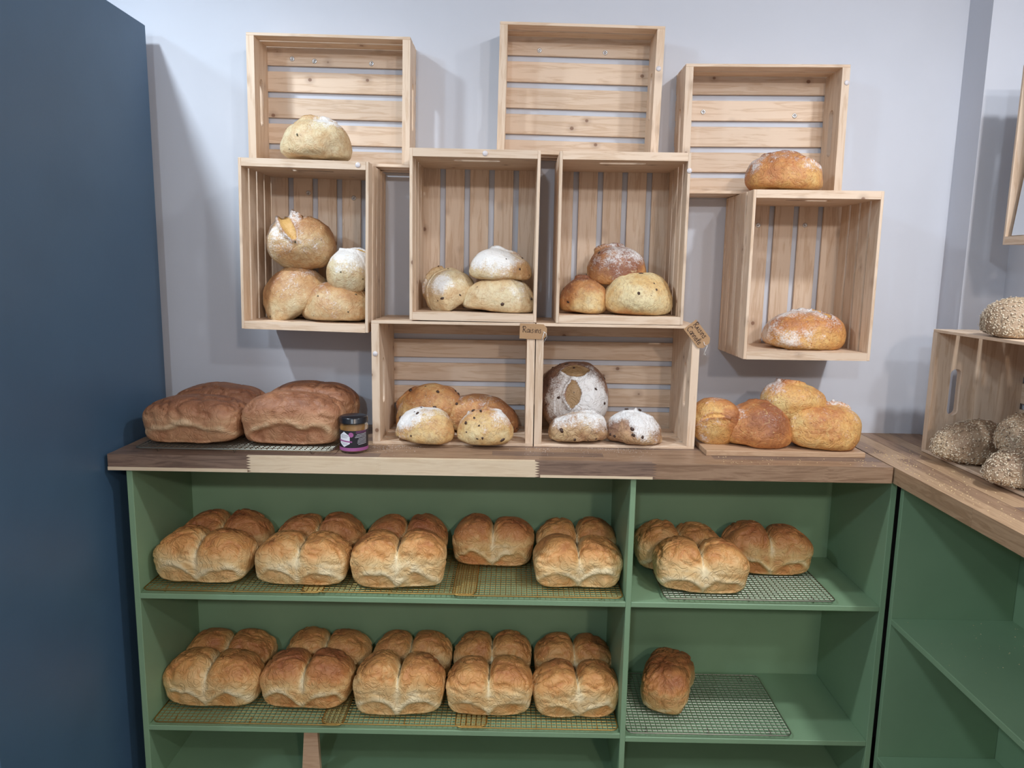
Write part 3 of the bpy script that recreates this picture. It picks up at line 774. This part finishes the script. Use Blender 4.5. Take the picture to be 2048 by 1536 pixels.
# loaves on the board
BT = ZT + 0.0135
loaf('golden_loaf', CHEESE, (0.528, -0.205, 1.0025), (0.122, 0.11, 0.112), 121, 'round golden loaf leaning against the crate, leftmost on the board', rot=(36, 14, 0), centre=True, flour=0.34, bake=0.35, bake_lo=0.08, slashes=[(-0.8, -0.55, 0.2, -0.6, 0.06, 0.03)], flat=0.7, flour_dir=(0.2, -0.9, -0.2))
loaf('golden_loaf', CHEESE, (0.622, -0.212, BT), (0.160, 0.13, 0.103), 122, 'reddish golden loaf second from left on the board', rot=(0, 0, 0), flour=0.34, bake=0.48, slashes=[(-0.1, 0.4, 0.5, -0.1, 0.10, 0.05)], flat=0.45, flour_dir=(0.2, 0, 1))
loaf('golden_loaf', CHEESE, (0.722, -0.195, 1.055), (0.150, 0.12, 0.098), 123, 'golden loaf perched on top of the board pile', rot=(10, 6, 0), centre=True, flour=0.30, bake=0.32, bake_lo=0.08, slashes=[(-0.5, 0.3, 0.1, 0.1, 0.26, 0.09)], flat=0.8)
loaf('golden_loaf', CHEESE, (0.776, -0.232, BT), (0.172, 0.13, 0.108), 124, 'craggy golden loaf rightmost on the board', rot=(0, 6, 0), flour=0.40, bake=0.45, slashes=[(-0.4, 0.2, 0.2, 0.45, 0.16, 0.09), (0.35, 0.5, 0.6, 0.1, 0.12, 0.08)], flat=0.5, lump=0.018)

# seeded rolls at the right
def roll(loc, dims, seed, label, rot):
    me = boule('seeded_roll', dims[0], dims[1], dims[2], seed, flour=-0.6, bake=0.4, e=2.4, flat=0.42, slashes=[(-0.5, 0.0, 0.6, 0.05, 0.16, 0.03)])
    o = obj('seeded_roll', me, SEEDED, None, matrix=TRS(loc, RAD(rot[0]), RAD(rot[1]), RAD(rot[2])))
    tag(o, label, 'bread', 'seeded rolls on the right-hand counter')
    bits('seed_coating', me, 3600, seed, 0.0017, SEEDMAT, o, zmin=0.05, sx=1.5, seeds=True, squash=0.30, depth=0.05)
ZR = ZT + 0.0085
roll((1.106, -0.327, ZR), (0.215, 0.125, 0.092), 131, 'seeded roll sticking furthest out of the right-hand crate, front left', (0, 0, 8))
roll((1.170, -0.440, ZR+0.060), (0.200, 0.105, 0.085), 132, 'seeded roll lying behind and above the others in the right-hand crate', (0, -8, 18))
roll((1.098, -0.530, ZR), (0.200, 0.120, 0.088), 133, 'seeded roll nearest the viewer in the right-hand crate', (0, 0, -6))
roll((1.116, -0.415, ZT+0.310), (0.180, 0.115, 0.085), 134, 'seeded roll sitting on top of the right-hand crate', (0, 0, 4))

# ================================================================== COOLING RACKS
def rack(x0, x1, y0, y1, z, h, mat, label, step=0.0125, cross=0.0115, group='wire cooling racks', feet=True):
    W, D = x1-x0, y1-y0
    root = empty('cooling_rack', TRS(((x0+x1)/2, (y0+y1)/2, z)), label, 'cooling rack', group)
    bm = bmesh.new(); rr = 0.016; pts = []
    for cx, cy, a0 in ((W/2-rr, D/2-rr, 0), (-W/2+rr, D/2-rr, 90), (-W/2+rr, -D/2+rr, 180), (W/2-rr, -D/2+rr, 270)):
        for k in range(5):
            a = RAD(a0 + k*22.5); pts.append((cx+rr*math.cos(a), cy+rr*math.sin(a), h-0.0018))
    tube_bm(bm, pts, 0.0017, 6, True)
    obj('rim_wire', to_mesh(bm, 'rim_wire', True), mat, root)
    bm = bmesh.new()
    n = int(W/step)
    for i in range(1, n):
        xx = -W/2 + W*i/n; ins = rr - math.sqrt(max(0, rr*rr - max(0, abs(xx)-(W/2-rr))**2))
        tube_bm(bm, [(xx, -D/2+ins, h-0.0010), (xx, D/2-ins, h-0.0010)], 0.0008, 4)
    n = int(D/cross)
    for i in range(1, n):
        yy = -D/2 + D*i/n; ins = rr - math.sqrt(max(0, rr*rr - max(0, abs(yy)-(D/2-rr))**2))
        tube_bm(bm, [(-W/2+ins, yy, h-0.0022), (W/2-ins, yy, h-0.0022)], 0.0008, 4)
    o = obj('wire_grid', to_mesh(bm, 'wire_grid'), mat, root); o['kind'] = 'stuff'
    for sx in (-1, 0, 1):
        for sy in (-1, 1):
            bm = bmesh.new(); xx = sx*(W/2-0.05)
            tube_bm(bm, [(xx, sy*(D/2-0.003), h-0.003), (xx, sy*(D/2-0.012), 0.0012), (xx, sy*(D/2-0.03), h-0.003)], 0.0012, 5)
            obj('foot', to_mesh(bm, 'foot'), mat, root)
    return root
RH = 0.0125
rack(-0.872, -0.410, -0.352, -0.075, ZT, RH, STEEL, 'pale steel cooling rack under the wholemeal loaves on the counter')
za, zb = 0.584, 0.239
rack(-0.870, -0.440, -0.361, -0.075, za, RH-0.001, GOLD, 'gold cooling rack at the left of the upper shelf')
rack(-0.490, -0.070, -0.357, -0.071, za+0.0008, RH-0.001, GOLD, 'gold cooling rack in the middle of the upper shelf')
rack(-0.126, 0.284, -0.361, -0.075, za, RH-0.001, GOLD, 'gold cooling rack at the right of the upper shelf')
rack(-0.866, -0.395, -0.361, -0.075, zb, RH-0.001, GOLD, 'gold cooling rack at the left of the lower shelf')
rack(-0.450, -0.040, -0.357, -0.071, zb+0.0008, RH-0.001, GOLD, 'gold cooling rack in the middle of the lower shelf')
rack(-0.118, 0.285, -0.361, -0.075, zb, RH-0.001, GOLD, 'gold cooling rack at the right of the lower shelf')
rack(0.385, 0.795, -0.358, -0.085, za, RH-0.001, STEEL, 'steel cooling rack in the upper right bay under two loaves')
rack(0.308, 0.716, -0.358, -0.085, 0.231, RH-0.001, STEEL, 'mostly bare steel cooling rack in the lower right bay')

# ================================================================== BOARD, JAR, TAGS, PEEL, CRUMBS
b = box('bread_board', 0.385, 0.20, 0.013, 0.001)
tag(obj('bread_board', b, BOARDMAT, None, loc=(0.672, -0.190, ZT+0.0065), rot=(0, 0, RAD(0.6))), 'thin wooden board under the four golden loaves', 'board')

# wooden peel standing in the bottom bay
r = empty('bread_peel', TRS((-0.484, -0.325, 0.066)), 'pale wooden peel handle standing in the bottom bay', 'peel')
me = poly_prism('handle', [(-0.025, 0.0), (0.024, 0.0), (0.018, 0.150), (-0.015, 0.150)], None, 0.016)
me.transform(Matrix.Rotation(RAD(90), 4, 'X')); obj('handle', me, PEEL, r)
box_at('collar', -0.026, 0.025, -0.010, 0.010, 0.0, 0.012, PEEL, r, 0.002)

# honey jar
JX, JY = -0.368, -0.300
jar = empty('jar', TRS((JX, JY, ZT)), 'small amber jar with black lid and dark printed label', 'jar')
HONEY = M('amber_spread', 0.25); HONEY.color(srgb(176, 122, 52)); HONEY.b.inputs['Coat Weight'].default_value = 0.6; HONEY = HONEY.m
GLASS = M('jar_glass', 0.05); GLASS.color((0.95, 0.97, 0.96, 1)); GLASS.b.inputs['Transmission Weight'].default_value = 1.0; GLASS.b.inputs['IOR'].default_value = 1.45; GLASS = GLASS.m
R0 = 0.0335
obj('contents', lathe_mesh('contents', [(0, 0.003), (R0-0.004, 0.003), (R0-0.0015, 0.007), (R0-0.0015, 0.062), (R0-0.006, 0.068), (0, 0.068)], 40), HONEY, jar)
obj('glass', lathe_mesh('glass', [(0, 0.0), (R0-0.004, 0.0), (R0, 0.004), (R0, 0.064), (R0-0.0035, 0.070), (R0-0.0035, 0.074), (R0-0.0045, 0.074), (R0-0.0045, 0.0695), (R0-0.001, 0.0635), (R0-0.001, 0.005), (R0-0.0045, 0.0015), (0, 0.0015)], 40), GLASS, jar)
LID = flat('black_lid', srgb(26, 27, 32), 0.25)
obj('lid', lathe_mesh('lid', [(0, 0.086), (R0-0.004, 0.086), (R0-0.001, 0.0845), (R0, 0.083), (R0, 0.0725), (R0+0.0006, 0.0715), (R0-0.001, 0.071), (0, 0.0712)], 40), LID, jar)
def wrap(name, pts2, mat, dr, parent, seg=10):
    """polygon in (arc length, z) wrapped round the jar."""
    bm = bmesh.new()
    xs = [p[0] for p in pts2]; n = len(pts2)
    vs = [bm.verts.new((p[0], p[1], 0)) for p in pts2]; bm.faces.new(vs)
    for k in range(1, seg):
        x = min(xs) + (max(xs)-min(xs))*k/seg
        bmesh.ops.bisect_plane(bm, geom=list(bm.verts)+list(bm.edges)+list(bm.faces), plane_co=(x, 0, 0), plane_no=(1, 0, 0))
    for v in bm.verts:
        th = -math.pi/2 + v.co.x/R0; rr = R0+dr
        v.co = (rr*math.cos(th), rr*math.sin(th), v.co.y)
    return obj(name, to_mesh(bm, name), mat, parent)
LBL = flat('label_black', srgb(30, 28, 36), 0.5); LW = flat('label_white', srgb(226, 226, 232), 0.5); LP = flat('label_pink', srgb(158, 88, 140), 0.5); LG = flat('label_grey_print', srgb(150, 150, 158), 0.5)
lab = wrap('label', [(-0.075, 0.014), (0.075, 0.014), (0.075, 0.055), (-0.075, 0.055)], LBL, 0.0002, jar, 36)
wrap('pink_stripe', [(-0.075, 0.006), (0.075, 0.006), (0.075, 0.014), (-0.075, 0.014)], LP, 0.0002, jar, 36)
hx, hz = -0.0175, 0.034
wrap('hexagon', [(hx, hz-0.0185), (hx+0.015, hz-0.010), (hx+0.015, hz+0.009), (hx, hz+0.0185), (hx-0.013, hz+0.009), (hx-0.013, hz-0.010)], LW, 0.0005, lab)
wrap('pink_badge', [(0.0005+0.006*math.cos(k*math.pi/5), 0.0455+0.006*math.sin(k*math.pi/5)) for k in range(10)], LP, 0.0008, lab, 5)
wrap('pink_band', [(-0.034, 0.0295), (0.003, 0.0268), (0.003, 0.0302), (-0.034, 0.0330)], LP, 0.0008, lab)
for k, (x0, x1) in enumerate(((-0.026, -0.009), (-0.026, -0.006), (-0.025, -0.007))):
    wrap('print_line', [(x0, 0.0385+k*0.0030), (x1, 0.0378+k*0.0030), (x1, 0.0388+k*0.0030), (x0, 0.0396+k*0.0030)], LG, 0.0008, lab, 4)
for k in range(2):
    wrap('print_line', [(-0.024+k*0.003, 0.0245-k*0.003), (-0.008, 0.0238-k*0.003), (-0.008, 0.0246-k*0.003), (-0.024+k*0.003, 0.0254-k*0.003)], LG, 0.0008, lab, 4)
for k in range(8):
    z = 0.0455 - k*0.0034; s = (0.014, 0.011, 0.0095, 0.018, 0.016, 0.0155, 0.015, 0.017)[k]
    wrap('print_line', [(s, z), (0.040, z+0.0020), (0.040, z+0.0029), (s, z+0.0009)], LW, 0.0006, lab, 6)
for k in range(2):
    z = 0.0525 - k*0.0032; wrap('print_line', [(0.012, z), (0.040, z+0.0012), (0.040, z+0.0022), (0.012, z+0.0010)], LP, 0.0006, lab, 6)

# brown card tags with hand-written words
CARD = painted('kraft_card', srgb(178, 140, 102), srgb(170, 132, 96), 0.8, 0.1, 300)
STRING = flat('white_string', srgb(228, 222, 214), 0.8)
MARKER = flat('marker_ink', srgb(58, 36, 28), 0.6)
GLY = {  # strokes on a 0..1 box, x-height 0.55
    'R': [[(0.12, 0.0), (0.16, 0.5), (0.18, 0.95)], [(0.0, 0.72), (0.12, 0.98), (0.45, 0.98), (0.56, 0.76), (0.40, 0.54), (0.16, 0.48)], [(0.28, 0.48), (0.62, 0.0)]],
    'A': [[(0.02, 0.0), (0.22, 0.6)], [(0.22, 0.6), (0.40, 0.0)], [(0.08, 0.22), (0.36, 0.22)]],
    'I': [[(0.1, 0.0), (0.1, 0.6)]],
    'S': [[(0.38, 0.55), (0.18, 0.62), (0.06, 0.48), (0.30, 0.30), (0.34, 0.10), (0.14, 0.0), (0.0, 0.08)]],
    'N': [[(0.02, 0.0), (0.04, 0.6)], [(0.04, 0.45), (0.2, 0.6), (0.34, 0.45), (0.36, 0.0)]],
    'C': [[(0.55, 0.85), (0.35, 1.0), (0.08, 0.78), (0.02, 0.38), (0.22, 0.05), (0.52, 0.08)]],
    'a': [[(0.38, 0.50), (0.18, 0.56), (0.02, 0.34), (0.08, 0.04), (0.28, 0.06), (0.38, 0.34)], [(0.38, 0.55), (0.38, 0.12), (0.46, 0.0)]],
    'i': [[(0.1, 0.52), (0.1, 0.0)], [(0.1, 0.74), (0.12, 0.78)]],
    's': [[(0.32, 0.50), (0.14, 0.56), (0.06, 0.42), (0.28, 0.24), (0.26, 0.04), (0.06, 0.0), (0.0, 0.06)]],
    'n': [[(0.02, 0.54), (0.04, 0.0)], [(0.04, 0.36), (0.2, 0.56), (0.32, 0.44), (0.34, 0.0)]],
    'e': [[(0.04, 0.28), (0.36, 0.34), (0.26, 0.56), (0.06, 0.44), (0.04, 0.12), (0.2, 0.0), (0.40, 0.10)]],
    'l': [[(0.04, 0.12), (0.26, 0.80), (0.14, 0.98), (0.04, 0.70), (0.06, 0.10), (0.22, 0.0)]]}
ADV = {'R': 0.66, 'C': 0.62, 'I': 0.24, 'i': 0.24, 'l': 0.30, 'A': 0.48}
def write(parent, text, x, z, s, slope=0.0, wd=0.0013, yoff=-0.0012):
    for ch in text:
        for st in GLY[ch]:
            bm = bmesh.new()
            pts = [(x + p[0]*s, yoff, z + p[1]*s + (x+p[0]*s)*slope) for p in st]
            tube_bm(bm, pts, wd/2, 5)
            me = to_mesh(bm, 'pen_stroke')
            for v in me.vertices: v.co.y = yoff + (v.co.y-yoff)*0.25
            obj('pen_stroke', me, MARKER, parent)
        x += ADV.get(ch, 0.44)*s*1.08
def string(parent, pts, r=0.0007):
    bm = bmesh.new(); tube_bm(bm, pts, r, 5); obj('string', to_mesh(bm, 'string', True), STRING, parent)
def tag_card(w, h, cx):
    return poly_prism('card', [(0, 0), (w-cx, 0), (w, cx), (w, h-cx), (w-cx, h), (0, h)], None, 0.0009)
def card(name, mat4, w, h, label):
    r = empty(name, mat4, label, 'tag', 'brown card price tags')
    me = tag_card(w, h, 0.009); me.transform(Matrix.Rotation(RAD(90), 4, 'X')); obj('card', me, CARD, r)
    return r
t1 = card('card_tag', TRS((0.0252, -CD-0.0035, 1.2005), ry=RAD(1.5)), 0.066, 0.0370, 'brown card tag reading Raisins between the two counter crates')
write(t1, 'Raisins', 0.006, 0.0155, 0.0155)
string(t1, [(0.057, -0.0012, 0.019), (0.064, -0.003, 0.016), (0.066, -0.004, 0.006), (0.060, -0.004, -0.006)])
string(t1, [(0.060, -0.0012, 0.019), (0.057, -0.003, 0.008), (0.0545, -0.003, -0.001)])
t2 = card('card_tag', TRS((0.4236, -CD-0.0040, 1.2300)) @ Matrix.Rotation(RAD(50.5), 4, 'Y'), 0.0665, 0.0375, 'tilted brown card tag reading Raisins Cannele on the crate corner')
write(t2, 'RAISINS', 0.005, 0.0235, 0.0140, wd=0.0015)
write(t2, 'Cannele', 0.004, 0.0050, 0.0150, wd=0.0015)
string(t2, [(0.055, -0.0012, 0.020), (0.062, -0.002, 0.0165), (0.0675, -0.003, 0.021), (0.074, -0.004, 0.010), (0.080, -0.004, -0.001), (0.083, -0.004, 0.003), (0.079, -0.004, 0.004)])

# crumbs and flour on the worktops
def crumbs(name, label, n, area, zc, seed, mat, smin, smax, cat):
    rs = random.Random(seed); bm = bmesh.new()
    for _ in range(n):
        x, y_ = area(rs); s = rs.uniform(smin, smax)
        m = Matrix.Translation((x, y_, zc+s*0.35)) @ Matrix.Rotation(rs.uniform(0, 6), 4, 'Z') @ Matrix.Diagonal((1, rs.uniform(0.6, 1), 0.6, 1))
        bmesh.ops.create_icosphere(bm, subdivisions=1, radius=s, matrix=m)
    o = obj(name, to_mesh(bm, name), mat); tag(o, label, cat, kind='stuff')
CRUMB = flat('crumb', srgb(222, 196, 150), 0.8); FLR = flat('flour_dust', srgb(226, 220, 214), 0.9)
crumbs('crumbs', 'pale crumbs scattered along the right-hand counter', 170, lambda q: (0.91 + abs(q.gauss(0, 0.05)), q.uniform(-0.75, -0.18)), ZT, 3, CRUMB, 0.0007, 0.0019, 'crumbs')
crumbs('crumbs', 'crumbs scattered in front of the board with golden loaves', 70, lambda q: (q.uniform(0.5, 0.87), q.uniform(-0.368, -0.300)), ZT, 4, CRUMB, 0.0006, 0.0016, 'crumbs')
crumbs('flour_dust', 'dusting of white flour on the counter in front of the crates', 420, lambda q: (q.choice((-0.31, -0.27, 0.10, 0.24, 0.30)) + q.gauss(0, 0.035), -0.232 - abs(q.gauss(0, 0.035))), ZT, 6, FLR, 0.0003, 0.0009, 'flour')
crumbs('crumbs', 'tiny crumbs left on the empty right-hand green shelf', 40, lambda q: (q.uniform(0.93, 1.2), q.uniform(-0.62, -0.385)), 0.563, 8, CRUMB, 0.0006, 0.0014, 'crumbs')
